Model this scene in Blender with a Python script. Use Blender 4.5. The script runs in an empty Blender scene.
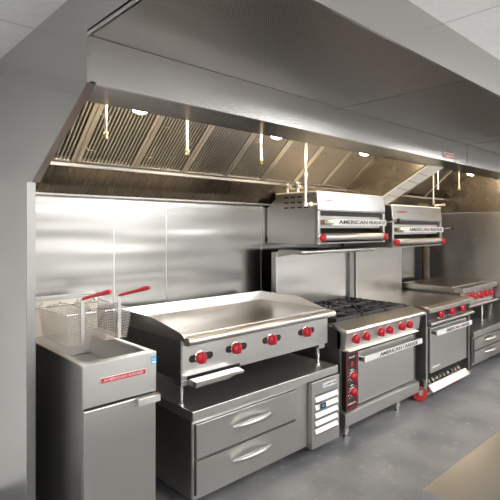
import bpy, bmesh, math, random
from mathutils import Vector, Matrix
random.seed(4)
sc = bpy.context.scene
COL = sc.collection
PI = math.pi
FL = -0.04           # floor level
CE = 2.49            # ceiling level
YW = 3.06            # back wall

# ------------------------------------------------------------------ materials
def srgb(r, g, b):
    f = lambda c: (c/255/12.92) if c/255 <= .04045 else ((c/255+.055)/1.055)**2.4
    return (f(r), f(g), f(b), 1)

def base_mat(name, col, rough=.5, metal=0.):
    m = bpy.data.materials.new(name); m.use_nodes = True
    b = m.node_tree.nodes['Principled BSDF']
    b.inputs['Base Color'].default_value = col
    b.inputs['Roughness'].default_value = rough
    b.inputs['Metallic'].default_value = metal
    return m

def steel(name, col, rough=.3, stretch=(1.2, 1.2, 60), bump=.02, mottle=.10, wav=0., scale=6., wst=(.35, .35, 3.2)):
    """brushed stainless: stretched grain in roughness, faint mottling, optional sheet waviness"""
    m = base_mat(name, col, rough, 1.)
    nt = m.node_tree; N = nt.nodes; L = nt.links; b = N['Principled BSDF']
    tc = N.new('ShaderNodeTexCoord'); mp = N.new('ShaderNodeMapping')
    mp.inputs['Scale'].default_value = stretch
    L.new(tc.outputs['Object'], mp.inputs['Vector'])
    g = N.new('ShaderNodeTexNoise'); g.inputs['Scale'].default_value = scale; g.inputs['Detail'].default_value = 4
    L.new(mp.outputs[0], g.inputs['Vector'])
    r = N.new('ShaderNodeMapRange'); r.inputs['To Min'].default_value = rough*.94; r.inputs['To Max'].default_value = rough*1.07
    L.new(g.outputs['Fac'], r.inputs['Value']); L.new(r.outputs[0], b.inputs['Roughness'])
    n2 = N.new('ShaderNodeTexNoise'); n2.inputs['Scale'].default_value = 3.1; n2.inputs['Detail'].default_value = 5
    L.new(tc.outputs['Object'], n2.inputs['Vector'])
    mx = N.new('ShaderNodeMix'); mx.data_type = 'RGBA'
    mx.inputs[6].default_value = tuple(c*(1-mottle) for c in col[:3])+(1,)
    mx.inputs[7].default_value = tuple(min(1, c*(1+mottle)) for c in col[:3])+(1,)
    ad = N.new('ShaderNodeMath'); ad.operation = 'MULTIPLY_ADD'
    ad.inputs[1].default_value = .5
    L.new(n2.outputs['Fac'], ad.inputs[0]); 
    ml = N.new('ShaderNodeMath'); ml.operation = 'MULTIPLY'; ml.inputs[1].default_value = .5
    L.new(g.outputs['Fac'], ml.inputs[0]); L.new(ml.outputs[0], ad.inputs[2])
    L.new(ad.outputs[0], mx.inputs[0]); L.new(mx.outputs[2], b.inputs['Base Color'])
    bp = N.new('ShaderNodeBump'); bp.inputs['Strength'].default_value = bump; bp.inputs['Distance'].default_value = .002
    L.new(g.outputs['Fac'], bp.inputs['Height'])
    if wav:
        n3 = N.new('ShaderNodeTexNoise'); n3.inputs['Scale'].default_value = 1.5; n3.inputs['Detail'].default_value = 1
        mp3 = N.new('ShaderNodeMapping'); mp3.inputs['Scale'].default_value = wst
        L.new(tc.outputs['Object'], mp3.inputs['Vector']); L.new(mp3.outputs[0], n3.inputs['Vector'])
        b3 = N.new('ShaderNodeBump'); b3.inputs['Strength'].default_value = 1; b3.inputs['Distance'].default_value = wav
        L.new(n3.outputs['Fac'], b3.inputs['Height']); L.new(b3.outputs[0], bp.inputs['Normal'])
    if wav and not bump: L.new(b3.outputs[0], b.inputs['Normal'])
    elif bump: L.new(bp.outputs[0], b.inputs['Normal'])
    return m

def noisy(name, c1, c2, rough=.5, metal=0., scale=8., detail=6, bump=0.):
    m = base_mat(name, c1, rough, metal)
    nt = m.node_tree; N = nt.nodes; L = nt.links; b = N['Principled BSDF']
    tc = N.new('ShaderNodeTexCoord'); n = N.new('ShaderNodeTexNoise')
    n.inputs['Scale'].default_value = scale; n.inputs['Detail'].default_value = detail
    L.new(tc.outputs['Object'], n.inputs['Vector'])
    rp = N.new('ShaderNodeValToRGB'); rp.color_ramp.elements[0].color = c1; rp.color_ramp.elements[1].color = c2
    rp.color_ramp.elements[0].position = .35; rp.color_ramp.elements[1].position = .65
    L.new(n.outputs['Fac'], rp.inputs[0]); L.new(rp.outputs[0], b.inputs['Base Color'])
    if bump:
        bp = N.new('ShaderNodeBump'); bp.inputs['Strength'].default_value = bump; bp.inputs['Distance'].default_value = .003
        L.new(n.outputs['Fac'], bp.inputs['Height']); L.new(bp.outputs[0], b.inputs['Normal'])
    return m

def emit(name, col, s):
    m = base_mat(name, col, .5)
    b = m.node_tree.nodes['Principled BSDF']
    b.inputs['Emission Color'].default_value = col; b.inputs['Emission Strength'].default_value = s
    return m

S = {}
S['wall'] = steel('wall_steel', (.43, .422, .41, 1), .22, (1.0, 1.0, 50), .02, .06, .022)
S['hood'] = steel('hood_steel', (.54, .53, .52, 1), .26, (1, 1, 14), 0, .04, .009, 6., (.30, .30, .45))
S['lip'] = steel('lip_steel', (.24, .23, .22, 1), .24, (50, 1, 1), .01, .08)
S['hoodin'] = steel('hood_inner_steel', (.42, .38, .325, 1), .27, (60, 1, 1), .02, .08, .004)
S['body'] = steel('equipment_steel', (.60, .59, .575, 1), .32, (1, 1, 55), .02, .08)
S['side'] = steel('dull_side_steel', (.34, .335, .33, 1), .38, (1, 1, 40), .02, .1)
S['riser'] = steel('riser_steel', (.62, .605, .585, 1), .30, (1, 1, 50), .02, .05, .010)
S['plate'] = steel('griddle_plate_steel', (.50, .465, .42, 1), .30, (2.5, 40, 2), .03, .22)
S['table'] = steel('table_steel', (.62, .615, .605, 1), .30, (2.5, 8, 2), 0, .06)
S['top'] = steel('worktop_steel', (.58, .57, .56, 1), .40, (2, 40, 2), .02, .10)
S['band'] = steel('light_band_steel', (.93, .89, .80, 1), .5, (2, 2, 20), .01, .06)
S['band'].node_tree.nodes['Principled BSDF'].inputs['Metallic'].default_value = .1  # pale, hardly metallic: lamp-lit look of the closure strip put into the colour
S['chrome'] = base_mat('bright_chrome', (.78, .77, .75, 1), .16, 1)
S['filter'] = steel('filter_steel', (.86, .83, .78, 1), .36, (1, 30, 30), .02, .12)
S['rail'] = noisy('polished_rail_steel', (.60, .588, .57, 1), (.66, .646, .628, 1), .29, 1., 4, 3)
S['wire'] = base_mat('basket_wire', (.78, .76, .73, 1), .3, .75)
S['red'] = base_mat('red_plastic', srgb(176, 24, 38), .32)
S['redrub'] = base_mat('red_rubber', srgb(165, 36, 32), .45)
S['grip'] = base_mat('red_vinyl_grip', srgb(205, 45, 55), .35)
S['blue'] = base_mat('blue_plastic', srgb(50, 110, 200), .4)
S['sticker'] = base_mat('blue_sticker', srgb(60, 165, 215), .4)
S['black'] = base_mat('black_enamel', (.012, .012, .012, 1), .28)
S['matte'] = base_mat('cavity_shade', (.02, .02, .02, 1), .7)  # near-black: shade inside gaps and cavities put into the colour
S['iron'] = noisy('cast_iron', (.012, .012, .013, 1), (.04, .04, .04, 1), .5, 0, 30, 4, .3)
S['white'] = base_mat('white_paint', (.82, .82, .80, 1), .45)
S['ink'] = base_mat('dark_print', (.03, .03, .035, 1), .5)
S['label'] = noisy('silver_label', (.70, .70, .69, 1), (.76, .76, .75, 1), .35, .3, 5)
S['yellow'] = base_mat('yellow_tag', srgb(235, 180, 30), .5)
S['brass'] = base_mat('brass_fitting', (.75, .62, .42, 1), .3, 1)
S['pipe'] = base_mat('pale_pipe_chrome', (.82, .78, .70, 1), .28, .85)
S['brown'] = noisy('brown_insulation', srgb(66, 52, 42), srgb(84, 68, 54), .7, 0, 12)
S['westpaint'] = noisy('reflection_grey_wall', (.42, .42, .415, 1), (.48, .48, .475, 1), .6, 0, 3)  # unseen west wall, greyed to dim its reflection in the left steel
S['gypsum'] = noisy('wall_paint', (.78, .78, .765, 1), (.84, .84, .825, 1), .7, 0, 3)
S['rubble'] = noisy('burner_parts', (.05, .045, .04, 1), (.38, .34, .28, 1), .5, .6, 22)
S['lamp'] = emit('warm_lamp_glass', (1, .79, .53, 1), 62)
S['tube'] = emit('ceiling_diffuser', (1, .99, .97, 1), 30.0)

def perforated():
    m = steel('perforated_steel', (.27, .25, .24, 1), .42, (1, 1, 1), .01, .12)
    nt = m.node_tree; N = nt.nodes; L = nt.links; b = N['Principled BSDF']
    src = b.inputs['Base Color'].links[0].from_socket
    tc = N.new('ShaderNodeTexCoord'); v = N.new('ShaderNodeTexVoronoi'); v.inputs['Randomness'].default_value = 0
    mp = N.new('ShaderNodeMapping'); mp.inputs['Rotation'].default_value = (0, 0, PI/4)
    v.voronoi_dimensions = '2D'; v.inputs['Scale'].default_value = 130
    L.new(tc.outputs['Object'], mp.inputs[0]); L.new(mp.outputs[0], v.inputs['Vector'])
    lt = N.new('ShaderNodeMath'); lt.operation = 'LESS_THAN'; lt.inputs[1].default_value = .30
    L.new(v.outputs['Distance'], lt.inputs[0])
    mx = N.new('ShaderNodeMix'); mx.data_type = 'RGBA'; mx.inputs[7].default_value = (.08, .075, .072, 1)
    L.new(lt.outputs[0], mx.inputs[0]); L.new(src, mx.inputs[6]); L.new(mx.outputs[2], b.inputs['Base Color'])
    return m
S['perf'] = perforated()

def floor_mat():
    m = noisy('sealed_concrete', (.135, .138, .150, 1), (.225, .222, .220, 1), .42, 0, 2.6, 10)
    nt = m.node_tree; N = nt.nodes; L = nt.links; b = N['Principled BSDF']
    src = b.inputs['Base Color'].links[0].from_socket
    tc = N.new('ShaderNodeTexCoord')
    n = N.new('ShaderNodeTexNoise'); n.inputs['Scale'].default_value = 16; n.inputs['Detail'].default_value = 9
    n.inputs['Roughness'].default_value = .75
    L.new(tc.outputs['Object'], n.inputs['Vector'])
    rp = N.new('ShaderNodeValToRGB'); rp.color_ramp.elements[0].position = .575; rp.color_ramp.elements[1].position = .66
    rp.color_ramp.elements[0].color = (0, 0, 0, 1); rp.color_ramp.elements[1].color = (.7, .7, .7, 1)
    L.new(n.outputs['Fac'], rp.inputs[0])
    mx = N.new('ShaderNodeMix'); mx.data_type = 'RGBA'; mx.inputs[7].default_value = (.36, .34, .31, 1)
    L.new(rp.outputs[0], mx.inputs[0]); L.new(src, mx.inputs[6]); L.new(mx.outputs[2], b.inputs['Base Color'])
    return m
S['floor'] = floor_mat()

def ceiling_mat():
    m = noisy('ceiling_tile', (.86, .86, .855, 1), (.91, .91, .905, 1), .75, 0, 40, 4)
    nt = m.node_tree; N = nt.nodes; L = nt.links; b = N['Principled BSDF']
    src = b.inputs['Base Color'].links[0].from_socket
    tc = N.new('ShaderNodeTexCoord'); sp = N.new('ShaderNodeSeparateXYZ'); L.new(tc.outputs['Object'], sp.inputs[0])
    outs = []
    for k, per, off in ((0, 1.22, .31), (1, .61, .12)):
        a = N.new('ShaderNodeMath'); a.operation = 'ADD'; a.inputs[1].default_value = 50*per+off
        d = N.new('ShaderNodeMath'); d.operation = 'MODULO'; d.inputs[1].default_value = per
        l = N.new('ShaderNodeMath'); l.operation = 'LESS_THAN'; l.inputs[1].default_value = .006
        L.new(sp.outputs[k], a.inputs[0]); L.new(a.outputs[0], d.inputs[0]); L.new(d.outputs[0], l.inputs[0]); outs.append(l)
    mxx = N.new('ShaderNodeMath'); mxx.operation = 'MAXIMUM'
    L.new(outs[0].outputs[0], mxx.inputs[0]); L.new(outs[1].outputs[0], mxx.inputs[1])
    mx = N.new('ShaderNodeMix'); mx.data_type = 'RGBA'; mx.inputs[7].default_value = (.42, .42, .41, 1)
    L.new(mxx.outputs[0], mx.inputs[0]); L.new(src, mx.inputs[6]); L.new(mx.outputs[2], b.inputs['Base Color'])
    return m
S['ceil'] = ceiling_mat()

# ------------------------------------------------------------------ helpers
ORG = {}
class MB:
    def __init__(s): s.bm = bmesh.new()
    def hexa(s, P):
        v = [s.bm.verts.new(p) for p in P]
        for f in ((0,3,2,1),(4,5,6,7),(0,1,5,4),(1,2,6,5),(2,3,7,6),(3,0,4,7)):
            s.bm.faces.new([v[i] for i in f])
        return s
    def box(s, x0, x1, y0, y1, z0, z1):
        return s.hexa([(x0,y0,z0),(x1,y0,z0),(x1,y1,z0),(x0,y1,z0),(x0,y0,z1),(x1,y0,z1),(x1,y1,z1),(x0,y1,z1)])
    def prism(s, poly, a0, a1, axis):
        f = {'x': lambda p, a: (a, p[0], p[1]), 'y': lambda p, a: (p[0], a, p[1]), 'z': lambda p, a: (p[0], p[1], a)}[axis]
        A = [s.bm.verts.new(f(p, a0)) for p in poly]; B = [s.bm.verts.new(f(p, a1)) for p in poly]
        n = len(poly)
        s.bm.faces.new(A); s.bm.faces.new(B[::-1])
        for i in range(n):
            s.bm.faces.new((A[i], B[i], B[(i+1) % n], A[(i+1) % n]))
        return s
    def tube(s, pts, r, n=10, cap=True):
        pts = [Vector(p) for p in pts]; rings = []
        rr = r if isinstance(r, (list, tuple)) else [r]*len(pts)
        up = None
        for i, p in enumerate(pts):
            d = (pts[min(i+1, len(pts)-1)]-pts[max(i-1, 0)]).normalized()
            if up is None:
                up = Vector((0,0,1)) if abs(d.z) < .9 else Vector((1,0,0))
            u = (up-d*up.dot(d)).normalized(); w = d.cross(u); up = u
            rings.append([s.bm.verts.new(p+(u*math.cos(2*PI*k/n)+w*math.sin(2*PI*k/n))*rr[i]) for k in range(n)])
        for a, b in zip(rings, rings[1:]):
            for k in range(n): s.bm.faces.new((a[k], a[(k+1) % n], b[(k+1) % n], b[k]))
        if cap:
            s.bm.faces.new(rings[0][::-1]); s.bm.faces.new(rings[-1])
        return s
    def lathe(s, c, axis, prof, n=24):
        """prof: (distance along axis, radius)"""
        c = Vector(c); d = Vector(axis).normalized()
        return s.tube([c+d*h for h, _ in prof], [max(r, .0004) for _, r in prof], n) if all(prof[i][0] < prof[i+1][0] for i in range(len(prof)-1)) else s
    def build(s, name, mat, parent=None, bevel=0, smooth=False, loc=None, seg=2):
        bmesh.ops.recalc_face_normals(s.bm, faces=s.bm.faces)
        o_ = Vector(ORG[parent.name]) if parent else Vector(loc or (0,0,0))
        bmesh.ops.translate(s.bm, verts=s.bm.verts, vec=-o_)
        me = bpy.data.meshes.new(name); s.bm.to_mesh(me); s.bm.free()
        o = bpy.data.objects.new(name, me); COL.objects.link(o); me.materials.append(mat)
        ORG[o.name] = tuple(o_)
        if parent: o.parent = parent
        else: o.location = o_
        if smooth:
            for p in me.polygons: p.use_smooth = True
            me.set_sharp_from_angle(angle=math.radians(38)) if hasattr(me, 'set_sharp_from_angle') else None
        if bevel:
            b = o.modifiers.new('bevel', 'BEVEL'); b.width = bevel; b.segments = seg; b.limit_method = 'ANGLE'; b.angle_limit = math.radians(40)
        return o

def tag(o, label, cat, group=None, kind=None):
    o['label'] = label; o['category'] = cat
    if group: o['group'] = group
    if kind: o['kind'] = kind
    return o
def thing(name, loc, label, cat, group=None):
    o = bpy.data.objects.new(name, None); COL.objects.link(o); o.location = loc; o.empty_display_size = .1
    ORG[o.name] = tuple(loc)
    return tag(o, label, cat, group)
def struct(o): o['kind'] = 'structure'; return o

def text(name, s, size, loc, mat, parent, ax=(1,0,0), up=(0,0,1), width=None, depth=.0008, align='CENTER', bold=.0):
    cu = bpy.data.curves.new('lettering', 'FONT'); cu.body = s; cu.size = size; cu.extrude = depth; cu.align_x = align; cu.align_y = 'CENTER'
    cu.offset = bold; cu.resolution_u = 2
    t = bpy.data.objects.new('lettering', cu); COL.objects.link(t)
    bpy.context.view_layer.update()
    me = bpy.data.meshes.new_from_object(t.evaluated_get(bpy.context.evaluated_depsgraph_get()))
    bpy.data.objects.remove(t); bpy.data.curves.remove(cu)
    xs = [v.co.x for v in me.vertices]; k = 1
    if width: k = width/(max(xs)-min(xs))
    a = Vector(ax).normalized(); u = Vector(up).normalized(); n = a.cross(u)
    O = Vector(loc)-Vector(ORG[parent.name])
    for v in me.vertices: v.co = O+a*v.co.x*k+u*v.co.y+n*v.co.z
    o = bpy.data.objects.new(name, me); COL.objects.link(o); me.materials.clear(); me.materials.append(mat); o.parent = parent
    ORG[o.name] = ORG[parent.name]
    return o

def rail_profile(y, z, depth, h, n=8):
    """bullnose rail, flat top at z, rounded nose toward -y, returned as (y,z) list"""
    r = h/2; P = [(y+depth, z), (y+r, z)]
    for i in range(1, n):
        a = PI/2+PI*i/n
        P.append((y+r+r*math.cos(a), z-r+r*math.sin(a)))
    P += [(y+r, z-h), (y+depth, z-h)]
    return P

def knob(parent, x, y, z, r=.021, axis=(0,-1,0), bezel=.028, label=None):
    """red range knob: chrome bezel plate behind, red skirt and raised finger grip"""
    k = MB(); d = Vector(axis).normalized()
    k.lathe((x,y,z), d, [(.006, r), (.016, r*1.02), (.026, r*.93), (.034, r*.72), (.038, r*.45)])
    sx = Vector((1,0,0)); u = d.cross(sx).normalized()
    c = Vector((x,y,z))
    P = []
    for dd in (.020, .046):
        for a, b in ((-.26, -1), (.26, -1), (.26, 1), (-.26, 1)):
            P.append(c+d*dd+sx*a*r+u*b*r*(.92 if dd < .03 else .72))
    k.hexa(P)
    o = k.build('knob', S['red'], parent, .0025, True)
    m = MB(); m.lathe((x,y,z), d, [(-.002, bezel), (.003, bezel), (.006, bezel*.82)])
    m.build('bezel', S['chrome'], o, 0, True)
    return o

def leg(parent, x, y, z0, z1, r=.018, mat='chrome'):
    m = MB(); m.lathe((x,y,z0), (0,0,1), [(0, r*1.2), (.012, r*1.25), (.016, r*.8), (.04, r*.8), (.045, r*1.05), (z1-z0-.012, r*1.15), (z1-z0-.008, r*2.0), (z1-z0, r*2.0)], 16)
    return m.build('leg', S[mat], parent, 0, True)

# ------------------------------------------------------------------ setting
struct(MB().box(-3, 8.6, -4.2, 3.3, FL-.1, FL).build('floor', S['floor']))
struct(MB().box(-3, 8.6, -4.2, 3.3, CE, CE+.1).build('ceiling', S['ceil']))
struct(MB().box(-3, 8.6, YW+.1, 3.3, FL, CE).build('wall_back', S['gypsum']))
struct(MB().box(-3, 8.6, -4.3, -4.2, FL, CE).build('wall_front', S['gypsum']))
struct(MB().box(-3.1, -3, -4.3, 3.3, FL, CE).build('wall_west', S['westpaint']))
struct(MB().box(8.6, 8.7, -4.3, 3.3, FL, CE).build('wall_east', S['gypsum']))
# stainless sheets on the back wall
m = MB(); seams = [.80, 1.56, 1.985, 2.99, 4.10, 5.14, 5.80]
for a, b in zip(seams, seams[1:]): m.box(a+.0015, b-.0015, YW-.012, YW+.1, FL, 1.768)
w = m.build('trim_1', S['wall'], None, .001); struct(w)
m = MB()
for a in seams[1:-1]: m.box(a-.0035, a+.0035, YW-.0135, YW-.011, FL, 1.766)
struct(m.build('trim_2', S['body']))
# wing wall at the left end of the line, and the long wing wall at the right end
struct(MB().box(.766, .806, 2.38, YW, FL, 1.772).build('wall_left', S['hood'], None))
struct(MB().box(6.22, 6.26, .9, YW, FL, 1.752).build('wall_right', S['riser'], None, .002))

struct(MB().box(.766, .806, 2.374, 2.3795, FL, 1.772).build('added_dull_strip', S['side']))  # duller cover added to tone down the reflection on the wing's front edge

# ------------------------------------------------------------------ hoods
def hood(x0, x1, label, left_end):
    t = thing('exhaust_hood', (x0, 1.75, 2.11), label, 'hood', 'stainless canopy hoods over the cooking line')
    YF, ZB, ZP = 1.75, 2.11, 2.291
    MB().box(x0+.0125, x1-.0125, YF, YF+.02, ZB, ZP+.004).build('front_panel', S['hood'], t)
    MB().box(x0+.0125, x1-.0125, YF+.0205, 2.015, ZB, ZB+.008).box(x0+.0125, x1-.0125, 2.007, 2.015, ZB+.008, ZB+.05).build('lip', S['lip'], t)
    MB().box(x0+.002, x1-.002, YF+.02, YW, 2.465, 2.475).build('hood_roof', S['hoodin'], t)
    # back: blank band, grease trough, ledge
    MB().box(x0+.002, x1-.002, YW-.03, YW-.014, 1.80, 2.465).build('back_panel', S['hoodin'], t)
    MB().prism([(2.862,1.928),(2.862,1.936),(YW-.02,1.778),(YW-.02,1.770)], x0+.0125, x1-.0125, 'x').build('trough_slope', S['hoodin'], t)
    MB().box(x0+.0125, x1-.0125, 2.850, 2.861, 1.928, 1.950).build('grease_trough', S['side'], t, .002)
    MB().box(x0+.002, x1-.002, 2.985, YW-.012, 1.756, 1.772).build('ledge', S['side'], t, .003)
    # supply plenum
    MB().box(x0+.0125, x1-.0125, .98, .99, ZP, CE).build('plenum_front', S['hood'], t)
    n = max(1, round((x1-x0)/1.61)); w = (x1-x0)/n
    for i in range(n):
        MB().box(x0+i*w+.003, x0+(i+1)*w-.003, .99, YF-.003, ZP, ZP+.012).build('perforated_panel', S['perf'], t, .001)
    MB().box(x0, x1, .985, YF, ZP+.012, ZP+.02).build('plenum_pan', S['side'], t)
    poly = [(.98,CE),(.98,ZP),(YF,ZP),(YF,ZB),(2.36,1.772),(YW-.01,1.772),(YW-.01,CE)]
    if not left_end: poly = [(.98,CE),(.98,ZP),(YF,ZP),(YF,ZB),(2.0,ZB),(2.54,1.80),(YW-.01,1.80),(YW-.01,CE)]
    MB().prism(poly, x0, x0+.012, 'x').build('end_panel', S['hood'], t)
    poly2 = [(.98,CE),(.98,ZP),(YF,ZP),(YF,1.756),(YW-.016,1.756),(YW-.016,CE)] if not left_end else [(.98,CE),(.98,ZP),(YF,ZP),(YF,ZB+.012),(2.0,ZB+.012),(2.50,1.835),(YW-.01,1.80),(YW-.01,CE)]
    MB().prism(poly2, x1-.012, x1, 'x').build('end_panel', S['hoodin'], t)
    # folded flange along the sloping skirt edge
    dz = (1.772-ZB)/(2.36-YF)
    fl = [(YF,ZB),(2.36,1.772),(2.36,1.780),(YF,ZB+.008)]
    if left_end: MB().prism(fl, x0+.0125, x0+.035, 'x').build('skirt_flange', S['hood'], t)
    return t
H1 = hood(.785, 4.03, 'long stainless exhaust hood over the fryer, griddle and six-burner range, dividing skirt at its right', True)
H2 = hood(4.27, 6.22, 'right-hand stainless exhaust hood with blank inner panels above the far end of the line', False)
# closure between both hoods: front plate and sloping underside, its lamp-lit brightness put into the colour
t = thing('hood_closure', (4.03, 1.75, 2.11), 'sloping steel closure strip, lamp light painted in its pale colour, joining the two exhaust hoods', 'closure strip')
m = MB().hexa([(4.032,1.985,2.112),(4.262,1.96,2.106),(4.262,2.55,1.786),(4.032,2.50,1.822),(4.032,1.985,2.122),(4.262,1.96,2.116),(4.262,2.55,1.796),(4.032,2.50,1.832)]); m.build('sloping_strip', S['band'], t)
MB().box(4.032, 4.268, 1.766, 2.015, 2.11, 2.118).build('lip', S['lip'], t)
MB().box(4.032, 4.268, 1.752, 1.765, 2.11, 2.291).build('front_plate', S['hood'], t)
MB().box(4.032, 4.268, .982, 1.75, 2.293, 2.30).build('soffit_plate', S['perf'], t)
MB().box(4.032, 4.268, .982, .99, 2.30, CE).build('upper_plate', S['hood'], t)
for k in range(1, 5):
    f = k/5; y = 1.985+f*.53; zl = 2.112-f*.298; zr = 2.095-f*.295
    MB().hexa([(4.034,y-.002,zl-.002),(4.233,y-.002,zr-.002),(4.233,y+.002,zr-.002),(4.034,y+.002,zl-.002),(4.034,y-.002,zl+.002),(4.233,y-.002,zr+.002),(4.233,y+.002,zr+.002),(4.034,y+.002,zl+.002)]).build('joint', S['side'], t)
# small red maker's plate on the hood front
pl = MB().box(3.80, 3.99, 1.742, 1.7495, 2.128, 2.175).build('maker_plate', S['white'], None, .001, loc=(3.895,1.742,2.15))
tag(pl, 'tiny red and white maker plate on the front of the exhaust hood', 'plate')
MB().box(3.806, 3.984, 1.7405, 1.742, 2.134, 2.169).build('red_field', S['red'], pl)
text('lettering', 'CaptiveAire', .03, (3.895, 1.740, 2.151), S['white'], pl, width=.16)

# filters ------------------------------------------------------------------
FY0, FZ0, FY1, FZ1 = 2.875, 1.955, 2.335, 2.42
fd = Vector((0, FY1-FY0, FZ1-FZ0)); FLn = fd.length; fu = fd.normalized(); fn = Vector((0, -fu.z, fu.y)); # outward (down/front)
if fn.z > 0: fn = -fn
def fpt(x, s, n): return Vector((x, FY0, FZ0))+fu*s+fn*n
def fbar(m, xa, xb, s0, s1, n0, n1, dx=0):
    P = [fpt(xa,s0,n0),fpt(xb,s0,n0),fpt(xb,s1,n0),fpt(xa,s1,n0),fpt(xa+dx,s0,n1),fpt(xb+dx,s0,n1),fpt(xb+dx,s1,n1),fpt(xa+dx,s1,n1)]
    m.hexa(P)
NF = 8; FW = (4.03-.012-.80)/NF
spots = ['beside the left end panel', 'second from the left, above the fryer', 'third from the left, above the griddle', 'fourth from the left', 'fourth from the right',
         'third from the right, above the regulators', 'second from the right, above the first broiler', 'last one, against the dividing panel']
for i in range(NF):
    x0 = .80+i*FW; x1 = x0+FW
    t = thing('grease_filter', tuple(fpt((x0+x1)/2, 0, 0)), 'slanted baffle grease filter in the hood, '+spots[i], 'filter', 'baffle grease filters in the hood')
    m = MB(); fbar(m, x0+.002, x0+.026, 0, FLn, -.03, .008); fbar(m, x1-.026, x1-.002, 0, FLn, -.03, .008)
    fbar(m, x0+.026, x1-.026, 0, .022, -.03, .008); fbar(m, x0+.026, x1-.026, FLn-.022, FLn, -.03, .008)
    m.build('frame', S['filter'], t)
    m = MB(); n = 15; p = (FW-.052)/n
    for k in range(n):
        a = x0+.026+k*p
        fbar(m, a+.003, a+p*.50, .02, FLn-.02, -.004, .002)
        fbar(m, a+.002, a+.004, .02, FLn-.02, -.009, .001)
    m.build('baffles', S['filter'], t)
    m = MB(); fbar(m, x0+.004, x1-.004, .002, FLn-.002, -.034, -.0305); m.build('filter_shade_sheet', S['matte'], t)  # dark sheet standing for the shaded inside behind the baffles
    for s in (.14, .40):
        m = MB(); pts = [fpt(x0+.03, s, .004), fpt(x0+.035, s, .03), fpt(x0+.085, s, .03), fpt(x0+.09, s, .004)]
        m.tube(pts, .0035, 6); m.build('handle', S['chrome'], t, 0, True)
# blank panels of the right hood
XS = [4.285, 4.76, 5.24, 5.72, 6.205]
names = ['nearest the closure strip', 'second from the closure strip', 'third from the closure strip', 'last one by the right wall']
for i in range(4):
    t = thing('blank_filter_panel', tuple(fpt((XS[i]+XS[i+1])/2, 0, 0)), 'slanted blank steel filter panel in the right hood, '+names[i], 'panel', 'blank panels of the right hood')
    m = MB(); fbar(m, XS[i]+.004, XS[i+1]-.004, 0, FLn, -.02, -.004); m.build('sheet', S['hoodin'], t)
    m = MB(); fbar(m, XS[i]+.001, XS[i]+.02, 0, FLn, -.02, .004); m.build('edge_strip', S['filter'], t)

# hood lamps
def hood_lamp(x, label):
    t = thing('hood_lamp', (x, 2.19, 2.465), label, 'lamp', 'warm globe lamps inside the hoods')
    MB().lathe((x,2.19,2.464), (0,0,-1), [(0,.055),(.02,.055),(.03,.045),(.155,.045),(.19,.05)]).build('socket', S['rail'], t, 0, True)
    MB().lathe((x,2.19,2.272), (0,0,-1), [(0,.045),(.02,.056),(.06,.062),(.09,.055),(.115,.036),(.125,.012)]).build('globe', S['lamp'], t, 0, True)
    return t
for x, lb in ((1.27, 'warm globe lamp inside the left end of the long hood'), (2.30, 'warm globe lamp inside the long hood above the griddle'),
              (3.34, 'warm globe lamp inside the long hood above the six-burner range'), (4.62, 'warm globe lamp just right of the closure strip between the hoods'),
              (5.46, 'warm globe lamp inside the right hood above the far griddle')):
    hood_lamp(x, lb)

# fire suppression drops
def drop(x, y, z0, z1, label, r=.007):
    t = thing('nozzle_pipe', (x, y, z1), label, 'pipe', 'fire suppression drops hanging in the hoods')
    MB().tube([(x,y,z0+.03),(x,y,z1)], r, 8).build('pipe', S['pipe'], t, 0, True)
    MB().lathe((x,y,z0+.04), (0,0,-1), [(0,.009),(.004,.014),(.016,.014),(.02,.010),(.034,.015),(.04,.009)], 12).build('nozzle', S['brass'], t, 0, True)
for x, z0, lb in ((1.105, 2.00, 'thin fire nozzle pipe hanging at the left end of the long hood'),
                  (1.607, 1.97, 'thin fire nozzle pipe hanging in the hood above the left half of the griddle'),
                  (2.206, 1.975, 'thin fire nozzle pipe hanging in the hood above the right half of the griddle'),
                  (4.767, 1.95, 'fire nozzle pipe in the right hood, short one over the second broiler'),
                  (5.274, 1.975, 'fire nozzle pipe in the right hood beyond the second broiler'),
                  (4.665, 1.79, 'long pale drop pipe reaching the top of the second broiler')):
    drop(x, 2.25, z0, 2.465, lb, .008)
# gas pipe with elbows down beside the first broiler
t = thing('gas_pipe', (2.95, 2.42, 2.465), 'pale chrome gas pipe with elbows dropping beside the left broiler', 'pipe')
G = [(2.46,2.28,2.465),(2.46,2.28,2.235),(2.62,2.30,2.235),(2.95,2.36,2.235)]
MB().tube([(2.52,2.28,2.46),(2.52,2.28,2.20)], .011, 10).build('upper_drop', S['pipe'], t, 0, True)
MB().tube([(2.52,2.28,2.20),(2.79,2.36,2.22)], .011, 10).build('cross_pipe', S['pipe'], t, 0, True)
MB().tube([(2.79,2.36,2.22),(2.79,2.36,1.735)], .012, 10).build('long_drop', S['pipe'], t, 0, True)
MB().tube([(2.79,2.36,1.735),(2.985,2.39,1.745)], .010, 10).build('lower_branch', S['pipe'], t, 0, True)
for p in ((2.52,2.28,2.20),(2.79,2.36,2.22),(2.79,2.36,1.96),(2.79,2.36,1.735),(2.86,2.371,1.739),(2.985,2.39,1.745)):
    MB().lathe((p[0],p[1],p[2]-.018), (0,0,1), [(0,.014),(.004,.019),(.032,.019),(.036,.014)], 12).build('elbow', S['pipe'], t, 0, True)

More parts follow.
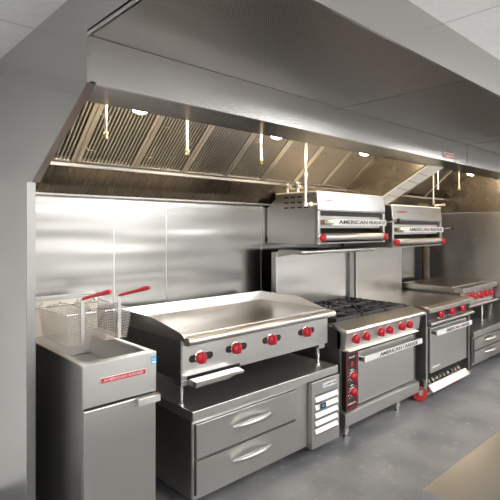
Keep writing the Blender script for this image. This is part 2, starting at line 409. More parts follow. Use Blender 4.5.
# ------------------------------------------------------------------ fryer
t = thing('deep_fryer', (1.09, 2.45, FL), 'narrow stainless floor fryer at the left end with red nameplate and blue sticker', 'fryer')
X0, X1, Y0, Y1, ZT = .905, 1.287, 2.065, 2.86, .93
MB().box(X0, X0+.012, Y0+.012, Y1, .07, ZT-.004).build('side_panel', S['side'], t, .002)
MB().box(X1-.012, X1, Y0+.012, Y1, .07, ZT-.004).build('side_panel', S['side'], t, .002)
MB().box(X0, X1, Y0, Y0+.012, .735, ZT).build('front_panel', S['body'], t, .004)
MB().box(X0+.012, X1-.012, Y1-.012, Y1, .07, ZT).build('rear_panel', S['side'], t)
MB().box(X0+.012, X1-.012, Y0+.02, Y1-.012, .07, .10).build('bottom_panel', S['side'], t)
d = MB().box(X0+.006, X1-.003, Y0+.001, Y0+.016, .13, .722).build('door', S['body'], t, .004)
MB().prism([(Y0+.001,.728),(Y0-.028,.722),(Y0-.030,.690),(Y0-.026,.690),(Y0-.022,.716),(Y0+.001,.722)], 1.17, 1.293, 'x').build('handle', S['rail'], d, .001)
MB().box(X0+.012, X1-.012, Y0+.018, Y0+.024, .70, .735).build('door_gap', S['matte'], t)
# rim, well
m = MB(); m.box(X0, X1, Y0, Y0+.05, ZT-.006, ZT+.002).box(X0, X0+.03, Y0+.05, Y1-.1, ZT-.006, ZT+.002).box(X1-.03, X1, Y0+.05, Y1-.1, ZT-.006, ZT+.002)
m.box(X0, X1, Y1-.1, Y1, ZT-.006, ZT+.002); m.build('rim', S['rail'], t, .002)
m = MB()
xa, xb, ya, yb = X0+.03, X1-.03, Y0+.05, Y1-.10; za = .70
m.hexa([(xa,ya,za),(xa+.003,ya,za),(xa+.003,yb,za),(xa,yb,za),(xa,ya,ZT-.003),(xa+.003,ya,ZT-.003),(xa+.003,yb,ZT-.003),(xa,yb,ZT-.003)])
m.box(xb-.003, xb, ya, yb, za, ZT-.003).box(xa+.003, xb-.003, ya, ya+.003, za, ZT-.003).box(xa+.003, xb-.003, yb-.003, yb, za, ZT-.003).box(xa, xb, ya, yb, za-.004, za)
m.build('oil_well', S['body'], t)
m = MB().prism([(ya+.05,.86),(ya+.12,.80),(yb-.02,.80),(yb-.02,.795),(ya+.12,.795),(ya+.05,.855)], xa+.004, xb-.004, 'x'); m.build('inner_shelf', S['top'], t)
# flue riser
MB().box(X0, X1+.03, Y1-.07, Y1, ZT, 1.135).build('flue_riser', S['band'], t, .004)
m = MB().box(X0, X1+.03, Y1-.085, Y1+.005, 1.135, 1.152); m.build('flue_cap', S['rail'], t, .003)
MB().tube([(X0+.01,Y1-.10,1.10),(X1+.02,Y1-.10,1.10)], .004, 8).build('hanger_rod', S['chrome'], t, 0, True)
MB().box(1.305, 1.325, Y1-.10, Y1-.085, 1.145, 1.16).build('blue_clip', S['blue'], t)
# nameplate
npz = .845
n_ = MB().box(.985, 1.223, Y0-.004, Y0, npz-.016, npz+.014).build('nameplate', S['rail'], t, .001)
MB().box(.990, 1.221, Y0-.0055, Y0-.004, npz-.010, npz+.013).build('red_field', S['red'], n_)
text('lettering', 'AMERICAN RANGE', .017, (1.105, Y0-.0062, npz+.001), S['label'], n_, width=.205)
s_ = MB().box(1.258, 1.286, Y0-.0015, Y0, .872, .912).build('blue_sticker', S['sticker'], t)
MB().box(1.261, 1.283, Y0-.0022, Y0-.0015, .876, .886).build('white_field', S['white'], s_)
text('lettering', 'energy', .012, (1.272, Y0-.0024, .898), S['white'], s_, width=.02)
for x in (.945, 1.25):
    for y in (2.14, 2.78): leg(t, x, y, FL, .07, .02)

def basket(xc, label):
    t = thing('fryer_basket', (xc, 2.53, .97), label, 'basket', 'wire fry baskets on the fryer hanger')
    w, d0, d1, zt, zb = .155, 2.345, 2.735, 1.115, .955
    def P(u, v, z):   # u -1..1 across, v 0..1 deep, tapers toward the bottom
        f = (z-zb)/(zt-zb); k = .80+.20*f
        return Vector((xc+u*w/2*k, (d0+d1)/2+(v-.5)*(d1-d0)*(.86+.14*f), z))
    m = MB(); r = .0014; nz = 11; nu = 12; nv = 25
    for k in range(nz):
        z = zb+(zt-zb)*k/nz
        q = [P(-1,0,z),P(1,0,z),P(1,1,z),P(-1,1,z),P(-1,0,z)]
        for a, b in zip(q, q[1:]): m.tube([a,b], r, 4, False)
    for k in range(nu+1):
        u = -1+2*k/nu; m.tube([P(u,0,zt),P(u,0,zb),P(u,1,zb),P(u,1,zt)], r, 4, False)
    for k in range(nv+1):
        v = k/nv; m.tube([P(-1,v,zt),P(-1,v,zb),P(1,v,zb),P(1,v,zt)], r, 4, False)
    m.build('wire_mesh', S['wire'], t)
    q = [P(-1,0,zt),P(1,0,zt),P(1,1,zt),P(-1,1,zt),P(-1,0,zt)]
    MB().tube(q, .0035, 8).build('rim_wire', S['chrome'], t, 0, True)
    m = MB(); m.box(xc-.010, xc+.010, d0-.012, d0-.006, .965, 1.19).box(xc-.016, xc+.016, d0-.006, d0+.006, 1.105, 1.125); m.build('bracket', S['rail'], t, .001)
    m = MB(); m.tube([(xc-.05,d1,zt),(xc-.05,d1+.02,zt+.012),(xc-.05,d1+.035,zt-.006)], .003, 6).tube([(xc+.05,d1,zt),(xc+.05,d1+.02,zt+.012),(xc+.05,d1+.035,zt-.006)], .003, 6); m.build('hook', S['chrome'], t)
    g = MB(); g.tube([(xc,d0-.008,1.19),(xc,d0-.04,1.20),(xc,d0-.14,1.222),(xc,d0-.23,1.243),(xc,d0-.295,1.258),(xc,d0-.315,1.260)], [.006,.009,.009,.011,.012,.007], 10)
    g.build('grip', S['grip'], t, 0, True)
basket(1.022, 'left wire fry basket with red grip, beside the wing wall')
basket(1.225, 'right wire fry basket with red grip, beside the griddle')

# ------------------------------------------------------------------ griddle factory
def griddle(x0, x1, y0, y1, zb, zt, label, grp, feet, knobs, gz):
    """zb/zt: bottom and top of the body; gz: top of splash guards"""
    t = thing('countertop_griddle', ((x0+x1)/2, (y0+y1)/2, feet if feet else zb), label, 'griddle', grp)
    yp = y0+.055
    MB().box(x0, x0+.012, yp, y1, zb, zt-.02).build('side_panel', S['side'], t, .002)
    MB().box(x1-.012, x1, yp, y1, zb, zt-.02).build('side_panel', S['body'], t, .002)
    MB().box(x0+.012, x1-.012, yp, yp+.012, zb, zt-.03).build('front_panel', S['body'], t, .001)
    MB().box(x0+.012, x1-.012, yp+.03, y1, zb+.03, zb+.04).build('bottom_panel', S['side'], t)
    MB().box(x0+.012, x1-.012, y1-.012, y1, zb, zt).build('rear_panel', S['side'], t)
    MB().box(x0+.004, x1-.004, y0+.07, y1-.01, zt-.022, zt+.004).build('cooking_plate', S['plate'], t, .002)
    MB().prism(rail_profile(y0, zt, .07, .048), x0+.02, x1+.03, 'x').build('front_rail', S['rail'], t, 0, True)
    g = [(y1, zt-.02), (y1, gz), (y0+.36, gz), (y0+.30, gz-.008), (y0+.05, zt+.022), (y0+.015, zt), (y0+.055, zt-.02)]
    MB().prism(g, x0-.002, x0+.004, 'x').build('side_guard', S['body'], t)
    g2 = [(y1, zt-.02), (y1, gz), (y0+.36, gz), (y0+.30, gz-.008), (y0+.08, zt+.01), (y0+.06, zt-.02)]
    MB().prism(g2, x1-.004, x1+.002, 'x').build('side_guard', S['body'], t)
    MB().prism([(y1-.03,zt),(y1-.012,gz),(y1,gz),(y1,zt)], x0+.004, x1-.004, 'x').build('rear_guard', S['body'], t)
    for kx, kz in knobs:
        sl = []
        for k in range(9): a = PI/2+PI*k/8; sl.append((kx-.055+.021*math.cos(a), kz+.021*math.sin(a)))
        for k in range(9): a = -PI/2+PI*k/8; sl.append((kx+.075+.021*math.cos(a), kz+.021*math.sin(a)))
        MB().prism(sl, yp-.003, yp+.001, 'y').build('valve_slot', S['black'], t)
        knob(t, kx, yp-.003, kz, .035, bezel=.038)
    return t, yp
g, yp = griddle(1.515, 2.83, 2.125, 2.90, .70, .945, 'wide stainless countertop griddle with four red knobs, standing on the refrigerated base', None, .55,
                [(1.645,.813), (1.915,.82), (2.225,.822), (2.575,.822)], 1.018)
# grease drawer
MB().box(1.56, 1.95, yp-.004, yp+.002, .70, .722).build('drawer_slot', S['black'], g)
m = MB().hexa([(1.56,yp-.075,.672),(1.79,yp-.075,.672),(1.86,yp-.01,.672),(1.56,yp-.01,.672),(1.56,yp-.085,.700),(1.90,yp-.085,.700),(1.90,yp-.005,.700),(1.56,yp-.005,.700)])
gd = m.build('grease_drawer', S['body'], g, .002)
MB().prism([(yp-.092,.693),(yp-.092,.707),(yp-.03,.712),(yp-.03,.704)], 1.555, 1.905, 'x').build('drawer_lip', S['rail'], gd)
for x in (1.535, 2.745):
    MB().box(x-.018, x+.05, yp-.0, yp+.07, .672, .70).build('foot_bracket', S['rail'], g, .001)
for x in (1.545, 2.765):
    for y in (2.22, 2.82): leg(g, x, y, .55, .69, .013)
m = MB()
for z in (.86, .80, .74): m.lathe((1.522, yp, z), (0,-1,0), [(0,.004),(.003,.003)], 8)
m.build('screws', S['chrome'], g)

# ------------------------------------------------------------------ refrigerated chef base
def bow_handle(parent, xc, y, z, w=.31, h=.018):
    m = MB(); pts = []; n = 10
    for i in range(n+1):
        f = i/n; pts.append((xc+(f-.5)*w, y-.005-.045*math.sin(PI*f)**.7, z+.012*math.sin(PI*f)-.006))
    m.tube(pts, [.009+.009*math.sin(PI*i/n) for i in range(n+1)], 10)
    return m.build('handle', S['rail'], parent, 0, True)
def chef_base(x0, x1, y0, y1, zt, drawers, label, comp=True):
    t = thing('refrigerated_chef_base', ((x0+x1)/2, (y0+y1)/2, FL), label, 'refrigerator', 'low refrigerated drawer bases')
    MB().box(x0, x1, y0, y1, zt-.055, zt).build('worktop', S['top'], t, .004)
    yf = y0+.03
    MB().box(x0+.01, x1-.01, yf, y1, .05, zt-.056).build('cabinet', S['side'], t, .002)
    xd = x0+.03; xe = x0+(x1-x0)*.655 if comp else x1-.03
    MB().box(x0+.012, xe+.13 if comp else x1-.012, yf-.008, yf, .05, zt-.06).build('face_frame', S['body'], t, .001)
    hgt = (zt-.085-.09)/2
    for k in range(2):
        z1 = zt-.082-k*(hgt+.012); z0 = z1-hgt
        MB().box(xd-.004, xe+.004, yf-.012, yf-.006, z0-.004, z1+.005).build('drawer_gasket', S['black'], t)
        d = MB().box(xd, xe, yf-.026, yf-.008, z0, z1).build('drawer', S['body'], t, .003)
        MB().box(xd+.004, xe-.002, yf-.030, yf-.024, z1-.005, z1+.001).build('drawer_edge', S['rail'], d)
        bow_handle(d, (xd+xe)/2+.0, yf-.026, (z0+z1)/2+.02)
    if comp:
        MB().box(xe+.135, x1-.004, yf-.045, yf+.01, .03, zt-.06).build('compressor_panel', S['body'], t, .003)
        a, b = xe+.165, x1-.035; yy = yf-.045
        MB().box(a, b, yy-.001, yy+.002, .115, .40).build('louver_opening', S['side'], t)
        for k in range(5):
            z = .375-k*.055
            MB().hexa([(a,yy-.014,z-.022),(b,yy-.014,z-.022),(b,yy-.010,z-.024),(a,yy-.010,z-.024),(a,yy-.001,z+.008),(b,yy-.001,z+.008),(b,yy+.001,z+.006),(a,yy+.001,z+.006)]).build('louver', S['white'], t)
        q = MB().box(a+.04, a+.10, yy-.020, yy-.016, .30, .335).build('sticker', S['ink'], t)
        MB().box(a+.055, a+.085, yy-.0205, yy-.020, .31, .325).build('blue_mark', S['sticker'], q)
        L_ = MB().box(x1-.20, x1-.045, yy-.003, yy, zt-.12, zt-.088).build('maker_label', S['label'], t, .001)
        MB().box(x1-.194, x1-.182, yy-.004, yy-.003, zt-.110, zt-.098).build('blue_emblem', S['sticker'], L_)
        text('lettering', 'TURBO AIR', .018, (x1-.112, yy-.0035, zt-.104), S['ink'], L_, width=.115)
    for x in (x0+.09, x1-.09):
        for y in (y0+.14, y1-.1):
            c = MB().lathe((x-.015,y,FL+.036), (1,0,0), [(0,.030),(.004,.036),(.026,.036),(.03,.030)], 20).build('caster', S['black'], t, 0, True)
            MB().box(x-.022, x+.022, y-.02, y+.02, FL+.06, .052).build('fork', S['chrome'], c)
    return t
chef_base(1.535, 2.845, 2.095, 2.93, .55, 2, 'low stainless refrigerated base with two drawers and white louvers, under the near griddle')

# ------------------------------------------------------------------ six burner range
def oven_handle(parent, x0, x1, y, z, txt=True):
    h = MB().box(x0, x1, y-.058, y-.046, z-.023, z+.023)
    o = h.build('handle', S['label'], parent, .003)
    for q in (x0, x1-.022): MB().box(q, q+.022, y-.048, y, z-.016, z+.016).build('handle_bracket', S['rail'], o, .002)
    w = (x1-x0)
    text('lettering', 'AMERICAN', .040, (x0+w*.42, y-.0588, z), S['ink'], o, width=w*.37, bold=.0008)
    text('lettering', 'RANGE', .040, (x0+w*.785, y-.0588, z), S['ink'], o, width=w*.235, bold=.0008)
    MB().box(x0+w*.628, x0+w*.648, y-.0592, y-.0575, z-.009, z+.011).build('red_mark', S['red'], o)
    return o

t = thing('gas_range', (3.46, 2.45, FL), 'six-burner stainless gas range with black control strip beside its oven door', 'range')
X0, X1, Y0, Y1 = 2.925, 4.06, 2.11, 2.86
MB().box(X0, X0+.015, Y0+.02, Y1, .07, .80).build('side_panel', S['side'], t, .002)
MB().box(X1-.015, X1, Y0+.02, Y1, .07, .80).build('side_panel', S['side'], t, .002)
MB().box(X0+.015, X1-.015, Y0+.06, Y1, .07, .62).build('oven_body', S['black'], t)
MB().box(X0+.015, X1-.015, Y0+.05, Y1, .76, .80).build('burner_tray', S['black'], t)
# landing rail: sloped front deck with rolled nose
MB().prism([(Y0-.055,.765),(Y0-.062,.780),(Y0-.052,.797),(Y0+.085,.835),(Y0+.085,.80),(Y0-.03,.765)], X0-.03, X1+.05, 'x').build('front_rail', S['rail'], t, .004, True)
MB().prism([(Y0-.015,.645),(Y0-.035,.765),(Y0+.06,.80),(Y0+.06,.645)], X0, X1, 'x').build('knob_panel', S['body'], t, .002)
for kx in (3.035, 3.175, 3.385, 3.515, 3.715, 3.845):
    knob(t, kx, Y0-.026, .715, .034, (0,-1,-.16), .042)
MB().prism([(Y0-.045,.630),(Y0-.045,.640),(Y0+.02,.648),(Y0+.02,.630)], X0+.02, X1-.06, 'x').build('drip_ledge', S['band'], t, .002)
dr = MB().box(3.105, 3.975, Y0-.012, Y0+.03, .195, .60).build('oven_door', S['body'], t, .006)
MB().box(3.10, 3.98, Y0+.0, Y0+.034, .185, .61).build('door_seal', S['black'], t)
oven_handle(dr, 3.11, 4.02, Y0-.012, .548)
cb = MB().box(2.945, 3.085, Y0-.014, Y0+.03, .175, .622).build('control_box', S['black'], t, .002)
m = MB(); a, b, c_, d_ = 2.952, 3.078, .185, .612; yy = Y0-.0155
for q in ((a,b,c_,c_+.004),(a,b,d_-.004,d_),(a,a+.004,c_,d_),(b-.004,b,c_,d_)): m.box(q[0],q[1],yy,yy+.002,q[2],q[3])
m.build('red_outline', S['red'], cb)
text('lettering', 'MAX OFF', .020, (3.015, yy, .575), S['white'], cb, width=.07)
text('lettering', 'OVEN', .016, (3.015, yy, .478), S['white'], cb)
text('lettering', 'OFF', .016, (3.015, yy, .362), S['white'], cb)
text('lettering', 'AMERICAN', .020, (3.015, yy, .225), S['white'], cb, width=.10)
text('lettering', 'RANGE', .020, (3.015, yy, .205), S['red'], cb, width=.07)
MB().box(3.0, 3.03, yy-.004, yy, .505, .545).build('switch', S['red'], cb, .002)
def dial(z):
    k = knob(cb, 3.02, yy, z, .032, bezel=.038)
    m = MB()
    for i in range(9):
        a = -PI*.2+PI*1.4*i/8
        m.box(3.02-math.cos(a-.3)*.052-.003, 3.02-math.cos(a-.3)*.052+.003, yy-.001, yy, z+math.sin(a-.3)*.052-.003, z+math.sin(a-.3)*.052+.003)
    m.build('dial_marks', S['white'], cb)
dial(.432); dial(.312)
MB().prism([(Y0-.03,.075),(Y0-.03,.165),(Y0+.02,.185),(Y0+.02,.075)], X0-.01, X1-.02, 'x').build('kick_plate', S['body'], t, .003)
for x in (X0+.08, X1-.30):
    for y in (Y0+.03, Y1-.08): leg(t, x, y, FL, .075, .02)
# riser and high shelf
MB().box(2.955, 4.12, 2.86, 2.885, .80, 1.345).build('back_riser', S['riser'], t, .002)
MB().box(2.955, 2.985, 2.83, 2.86, .80, 1.345).build('riser_edge', S['rail'], t, .002)
MB().box(4.045, 4.12, 2.83, 2.86, .80, 1.345).build('riser_edge', S['side'], t, .002)  # duller strip standing for the dark gap between the two risers
sh = MB().prism(rail_profile(2.57, 1.368, .27, .036), 2.99, 4.10, 'x').build('high_shelf', S['rail'], t, 0, True)
MB().prism([(2.60,1.34),(2.86,1.30),(2.86,1.34)], 2.975, 2.985, 'x').build('shelf_bracket', S['body'], sh)
MB().prism([(2.60,1.34),(2.86,1.30),(2.86,1.34)], 4.10, 4.11, 'x').build('shelf_bracket', S['body'], sh)
# burners and grates
gx = [X0+.03+i*(X1-X0-.06)/3 for i in range(4)]; gy = [Y0+.09, Y0+.09+.325, Y0+.09+.65]
for i in range(3):
    for j in range(2):
        a, b, c_, d_ = gx[i]+.004, gx[i+1]-.004, gy[j]+.004, gy[j+1]-.004
        cx, cy = (a+b)/2, (c_+d_)/2
        MB().lathe((cx,cy,.80), (0,0,1), [(0,.075),(.012,.07),(.022,.05),(.034,.048),(.042,.03)]).build('burner', S['iron'], t, 0, True)
        m = MB(); z0, z1 = .838, .862
        m.box(a,b,c_,c_+.014,z0-.02,z1-.006).box(a,b,d_-.014,d_,z0-.02,z1-.006).box(a,a+.014,c_,d_,z0-.02,z1-.006).box(b-.014,b,c_,d_,z0-.02,z1-.006)
        for k in range(8):
            an = k*PI/4; r1 = .045; r2 = min((b-a)/2/max(abs(math.cos(an)),1e-6), (d_-c_)/2/max(abs(math.sin(an)),1e-6))*.97
            p = Vector((cx+math.cos(an)*r1, cy+math.sin(an)*r1, 0)); q = Vector((cx+math.cos(an)*r2, cy+math.sin(an)*r2, 0)); w = Vector((-math.sin(an), math.cos(an), 0))*.0055
            m.hexa([(*(p-w).xy,z0),(*(q-w).xy,z0-.014),(*(q+w).xy,z0-.014),(*(p+w).xy,z0),(*(p-w).xy,z1-.006),(*(q-w).xy,z1),(*(q+w).xy,z1),(*(p+w).xy,z1-.006)])
        m.build('grate', S['iron'], t, .002)

# ------------------------------------------------------------------ griddle-top oven range
t = thing('griddle_range', (4.65, 2.45, FL), 'stainless range with flat griddle top and oven on red casters, right of the six-burner range', 'range')
X0, X1, Y0, Y1 = 4.17, 5.14, 2.06, 2.86
MB().box(X0, X0+.03, Y0+.02, Y1, .045, .79).build('side_panel', S['body'], t, .002)
MB().box(X0-.03, X0, Y0+.03, Y1, .072, .15).build('base_rail', S['side'], t)
MB().box(X1-.03, X1, Y0+.02, Y1, .05, .79).build('side_panel', S['side'], t, .002)
MB().box(X0+.03, X1-.03, Y0+.10, Y1, .05, .66).build('oven_body', S['matte'], t)
MB().box(X0-.01, X1, Y0+.02, Y1, .79, .825).build('cooking_plate', S['plate'], t, .003)
MB().prism([(Y0-.03,.775),(Y0-.03,.815),(Y0+.03,.83),(Y0+.03,.775)], X0-.02, X1+.01, 'x').build('front_rail', S['rail'], t, .003)
MB().box(X0+.01, X1-.01, Y0+.02, Y0+.05, .67, .78).build('knob_panel', S['black'], t)
for kx in (4.43, 4.67, 4.92): knob(t, kx, Y0+.02, .735, .040, bezel=.044)
MB().prism(rail_profile(Y0-.03, .682, .08, .03), X0+.01, X1+.0, 'x').build('hand_rail', S['rail'], t, 0, True)
dr = MB().box(X0+.05, X1-.13, Y0, Y0+.04, .205, .625).build('oven_door', S['body'], t, .006)
MB().box(X0+.035, X1-.035, Y0+.03, Y0+.05, .19, .66).build('door_seal', S['black'], t)
oven_handle(dr, X0+.06, X1-.13, Y0, .585)
MB().box(4.25, 4.40, Y0-.004, Y0, .25, .262).build('badge', S['label'], dr)
MB().prism([(Y0-.015,.032),(Y0-.03,.042),(Y0+.015,.098),(Y0+.022,.092),(Y0-.005,.038)], X0+.035, X1-.12, 'x').build('kick_plate', S['body'], t)
MB().box(X0+.0, X1-.03, Y0+.0, Y0+.03, .020, .045).build('bottom_rail', S['body'], t, .002)
for k in range(9):
    x = 4.28+k*.08; MB().lathe((x, Y0+.05, .085), (random.uniform(-.4,.4),.2,1), [(0,.018),(.02,.024),(.045,.012)], 8).build('burner_fitting', S['rubble'], t)
for x, y in ((4.135, 2.125), (4.865, 2.14), (4.24, 2.76), (5.02, 2.76)):
    ax = Vector((.70, .71, 0)); o_ = Vector((x, y, FL+.068)); c0 = o_-ax*.02
    c = MB().lathe(c0, ax, [(0,.045),(.004,.066),(.010,.068),(.032,.068),(.036,.066),(.04,.045)], 28).build('caster', S['redrub'], t, 0, True)
    MB().lathe(o_-ax*.027, ax, [(0,.013),(.003,.017),(.051,.017),(.054,.013)], 12).build('hub', S['chrome'], c, 0, True)
    w_ = Vector((-.71,.70,0))*.016
    for sg in (-1, 1):
        q = o_+ax*.026*sg; q2 = q+ax*.004*sg
        MB().hexa([(*(q-w_).xy,.02),(*(q2-w_).xy,.02),(*(q2+w_).xy,.02),(*(q+w_).xy,.02),(*(q-w_*1.6).xy,.075),(*(q2-w_*1.6).xy,.075),(*(q2+w_*1.6).xy,.075),(*(q+w_*1.6).xy,.075)]).build('fork', S['chrome'], c)
    MB().box(x-.04, x+.04, y-.04, y+.04, .072, .078).build('caster_plate', S['side'], c)
MB().box(4.19, 5.13, 2.86, 2.885, .79, 1.33).build('back_riser', S['riser'], t, .002)
MB().box(4.19, 5.13, 2.80, 2.86, 1.33, 1.345).build('riser_cap', S['rail'], t, .002)

# ------------------------------------------------------------------ far griddle on far refrigerated base
chef_base(5.30, 6.20, 2.10, 2.93, .42, 2, 'low stainless drawer base under the far griddle, at the right wall', comp=False)
t = thing('far_griddle', (5.7, 2.5, .42), 'heavy far griddle with thick flat plate and red knobs, beside the right wall', 'griddle')
x0, x1, y0, y1 = 5.20, 6.19, 2.17, 2.90
MB().box(x0, x1, y0+.12, y1, .845, .905).build('cooking_plate', S['plate'], t, .004)
MB().box(x0, x1, y0, y0+.11, .845, .895).build('front_ledge', S['rail'], t, .004)
MB().box(x0+.01, x1, y0+.11, y0+.12, .85, .88).build('grease_slot', S['black'], t)
MB().box(x0+.02, x1-.02, y0+.07, y1, .66, .845).build('body', S['side'], t, .002)
MB().box(x0+.05, x1-.02, y0+.05, y0+.07, .69, .835).build('front_panel', S['body'], t)
MB().prism(rail_profile(y0-.02, .70, .09, .03), x0+.05, x1, 'x').build('hand_rail', S['rail'], t, 0, True)
for kx in (5.45, 5.60, 5.78, 5.93, 6.08): knob(t, kx, y0+.05, .775, .040, bezel=.044)
m = MB().box(5.35, 5.60, y0+.049, y0+.0495, .815, .832); m.build('red_badge', S['red'], t)
for x in (x0+.12, x1-.1):
    for y in (y0+.15, y1-.08): leg(t, x, y, .42, .66, .016)

# ------------------------------------------------------------------ salamander broilers
def broiler(x0, x1, y0, zb, zt, label, ball):
    y1 = 2.93; H = zt-zb
    t = thing('salamander_broiler', ((x0+x1)/2, (y0+y1)/2, zb), label, 'broiler', 'wall mounted salamander broilers')
    Z = lambda f: zb+H*f
    MB().prism([(y0+.02,zb),(YW-.03,zb),(YW-.03,1.735),(2.93,zt-.05 if zt > 1.8 else 1.77),(2.93,zt-.012),(y0+.02,zt-.012)], x0, x0+.014, 'x').build('side_panel', S['body'], t)
    MB().box(x1-.014, x1, y0+.02, y1, zb, zt-.012).build('side_panel', S['side'], t, .002)
    MB().box(x0-.002, x1+.002, y0+.01, y1, zt-.012, zt).build('top_panel', S['band'], t, .002)
    MB().box(x0+.014, x1-.014, y0+.16, y1, zb, zt-.012).build('inner_body', S['matte'], t)
    MB().prism([(y0,Z(.62)),(y0-.004,Z(.66)),(y0+.012,zt),(y0+.03,zt),(y0+.03,Z(.62))], x0, x1, 'x').build('hood_front', S['hood'], t, .003)
    text('lettering', 'AMERICAN', .024, (x0+.19, y0-.004, Z(.83)), S['red'], t, width=.19)
    f = MB().box(x0+.03, x1-.03, y0+.035, y0+.06, Z(.30), Z(.54)).build('grid_carriage', S['body'], t, .003)
    MB().box(x0, x0+.03, y0+.0, y0+.03, zb, Z(.62)).build('door_post', S['rail'], t, .003); MB().box(x1-.03, x1, y0+.0, y0+.03, zb, Z(.62)).build('door_post', S['rail'], t, .003)
    MB().box(x0+.03, x1-.03, y0+.02, y0+.035, Z(.545), Z(.61)).build('broiler_slot', S['black'], t)
    h = MB().box(x0+.15, x1-.03, y0-.035, y0-.025, Z(.35), Z(.475)).build('label_bar', S['label'], t, .003)
    w = x1-x0; cx = (x0+x1)/2+.06
    text('lettering', 'AMERICAN', .046, (cx-.115, y0-.0358, Z(.413)), S['ink'], h, width=.43, bold=.001)
    text('lettering', 'RANGE', .046, (cx+.275, y0-.0358, Z(.413)), S['ink'], h, width=.26, bold=.001)
    MB().box(cx+.118, cx+.136, y0-.0362, y0-.035, Z(.395), Z(.44)).build('red_mark', S['red'], h)
    MB().lathe((x0+.09, y0+.035, Z(.415)), (0,-1,0), [(0,.02),(.05,.02),(.055,.012),(.065,.012)], 14).build('pivot', S['brass'], t, 0, True)
    MB().tube([(x0+.13,y0-.01,Z(.415)),(x0+.16,y0-.03,Z(.415))], .018, 10).build('pivot_arm', S['chrome'], t, 0, True)
    MB().tube([(x0+.06,y0-.005,Z(.13)),(x1-.06,y0-.005,Z(.13))], .032, 18).build('drip_roll', S['rail'], t, 0, True)
    for kx in (x0+.035, x1-.04): knob(t, kx, y0-.01, Z(.12), .034, bezel=.038)
    MB().box(x0+.02, x1-.02, y0+.01, y0+.16, zb, zb+.012).build('drip_tray', S['side'], t)
    a = MB().tube([(x1-.03,y0-.02,Z(.43)),(x1+.13,y0-.06,Z(.46))], .006, 8).build('lever', S['chrome'], t, 0, True)
    MB().lathe((x1+.125,y0-.058,Z(.459)), (1,-.25,.05), [(0,.010),(.005,.020),(.018,.027),(.032,.020),(.037,.010)], 16).build('ball_grip', S['black'], a, 0, True)
    for r_ in range(3):
        for c_ in range(4):
            yy = y0+.10+c_*.075; z = Z(.90)-r_*.045
            MB().box(x0-.0015, x0+.001, yy, yy+.05, z-.006, z+.006).build('vent_slot', S['black'], t)
    for q in (x0+.01, x1-.05): MB().box(q, q+.04, y1, YW-.012, zb+.05, zt-.12).build('wall_bracket', S['side'], t)
    return t
broiler(3.055, 4.075, 2.45, 1.42, 1.862, 'left salamander broiler mounted on the wall above the six-burner range', True)
broiler(4.215, 5.28, 2.45, 1.36, 1.79, 'right salamander broiler on the wall above the griddle-topped range', True)

# regulators standing on the left broiler
for xx, yy, lb in ((3.085, 2.815, 'grey gas regulator on top of the left broiler, the rear one by the wall'), (3.09, 2.70, 'grey gas regulator on top of the left broiler, the front one')):
    t = thing('gas_regulator', (xx, yy, 1.862), lb, 'regulator', 'gas regulators on the broiler')
    MB().tube([(xx,yy,1.862),(xx,yy,1.895)], .013, 10).build('stub_pipe', S['pipe'], t, 0, True)
    MB().lathe((xx,yy,1.893), (0,0,1), [(0,.02),(.008,.034),(.014,.038),(.024,.038),(.030,.032),(.040,.018),(.055,.016)], 18).build('body', S['chrome'], t, 0, True)
    MB().tube([(xx+.03,yy,1.905),(xx+.09,yy+.0,1.905)], .010, 8).build('side_port', S['brass'], t, 0, True)
# elbow fittings on the second broiler
t = thing('gas_fitting', (5.25, 2.60, 1.79), 'pale brass valve fitting on the right corner of the right broiler', 'fitting')
MB().tube([(5.22,2.50,1.79),(5.22,2.50,1.815),(5.34,2.47,1.82)], .012, 10).build('elbow_pipe', S['pipe'], t, 0, True)
MB().lathe((5.34,2.47,1.82), (1,-.25,0), [(0,.014),(.006,.022),(.03,.022),(.036,.014)], 12).build('valve_nut', S['brass'], t, 0, True)
t = thing('wall_fitting', (5.9, 2.98, 1.772), 'bright pipe union on the ledge near the right wall', 'fitting')
MB().tube([(5.78,2.95,1.80),(6.05,2.95,1.80)], .018, 12).build('pipe', S['pipe'], t, 0, True)
MB().lathe((5.90,2.95,1.80), (1,0,0), [(0,.02),(.006,.032),(.04,.032),(.046,.02)], 12).build('union', S['brass'], t, 0, True)
MB().tube([(5.86,2.95,1.80),(5.86,3.0,1.765)], .008, 8).build('bracket', S['pipe'], t, 0, True)

# brown riser pipe in the gap beside the right wall
t = thing('insulated_pipe', (5.96, 2.99, FL), 'brown insulated riser pipe in the dark gap by the right wall', 'pipe')
MB().tube([(5.97,2.99,FL),(5.97,2.99,1.45)], .045, 16).build('insulation', S['brown'], t, 0, True)
MB().lathe((5.97,2.99,1.45), (0,0,1), [(0,.03),(.01,.034),(.03,.02)], 12).build('cap', S['side'], t, 0, True)
struct(MB().box(5.80, 6.22, YW+.06, YW+.1, FL, 1.765).build('gap_shade_board', S['matte']))  # dark board, the shade in the gap painted as its colour
y_ = MB().lathe((6.2195, 2.45, 1.41), (-1,0,0), [(0,.010),(.002,.010)], 6).build('wall_sticker', S['yellow'], None, loc=(6.2195,2.45,1.41))
tag(y_, 'tiny yellow sticker on the grey right wall', 'sticker')

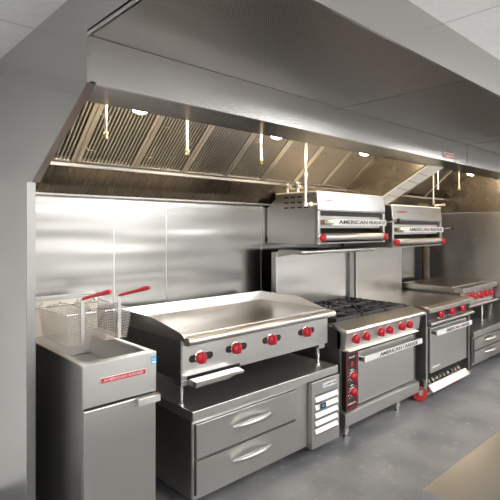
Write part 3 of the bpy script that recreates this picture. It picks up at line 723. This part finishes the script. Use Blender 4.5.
# ------------------------------------------------------------------ foreground worktable (bottom right)
t = thing('worktable', (2.3, -.2, FL), 'stainless worktable corner in the bottom right foreground', 'table')
MB().box(1.12, 3.9, -.35, .57, .855, .90).build('worktop', S['table'], t, .003)
MB().box(1.22, 3.8, -.25, .50, .18, .195).build('undershelf', S['table'], t, .002)
for x in (1.20, 3.82):
    for y in (-.28, .50): MB().tube([(x,y,FL+.02),(x,y,.855)], .021, 14).lathe((x,y,FL), (0,0,1), [(0,.02),(.01,.024),(.03,.018)], 14).build('leg', S['rail'], t, 0, True)

# ------------------------------------------------------------------ ceiling light panels (behind and beside the camera)
i = 0
spotsL = [(-.9,.6),(-.9,-1.6),(1.3,-1.9),(3.3,-1.9),(5.6,-1.9),(3.9,-.4),(6.6,-.1),(1.6,-3.4),(5.0,-3.4)]
for x, y in spotsL:
    i += 1
    o = thing('ceiling_light', (x, y, CE), 'white recessed ceiling light panel over the aisle', 'light', 'recessed ceiling light panels')
    MB().box(x-.60, x+.60, y-.30, y+.30, CE-.012, CE-.001).build('frame', S['white'], o, .002)
    MB().box(x-.57, x+.57, y-.27, y+.27, CE-.016, CE-.012).build('diffuser', S['tube'], o)

# unseen dark counter added along the opposite side for contrast in the steel's reflections
t = thing('reflection_counter', (2.5, -3.6, FL), 'unseen steel counter added along the opposite wall for dark reflections', 'counter')
MB().box(-1.5, 6.5, -4.1, -3.4, .86, .90).build('worktop', S['top'], t, .003)
MB().box(-1.45, 6.45, -4.05, -3.45, FL, .86).build('cabinet', S['side'], t)

# ------------------------------------------------------------------ world, camera, view
w = bpy.data.worlds.new('world'); sc.world = w; w.use_nodes = True
w.node_tree.nodes['Background'].inputs[0].default_value = (.8, .85, .9, 1); w.node_tree.nodes['Background'].inputs[1].default_value = .2
cam = bpy.data.cameras.new('camera'); co = bpy.data.objects.new('camera', cam); COL.objects.link(co)
co.location = (0, 0, 1.55); co.rotation_euler = (PI/2, 0, -math.radians(43.1))
cam.sensor_width = 36; cam.lens = 474/500*36; cam.shift_y = -21.5/500; cam.clip_start = .05
sc.camera = co
sc.view_settings.view_transform = 'Standard'; sc.view_settings.look = 'None'; sc.view_settings.gamma = 1
sc.view_settings.use_curve_mapping = False; sc.view_settings.exposure = 0.27
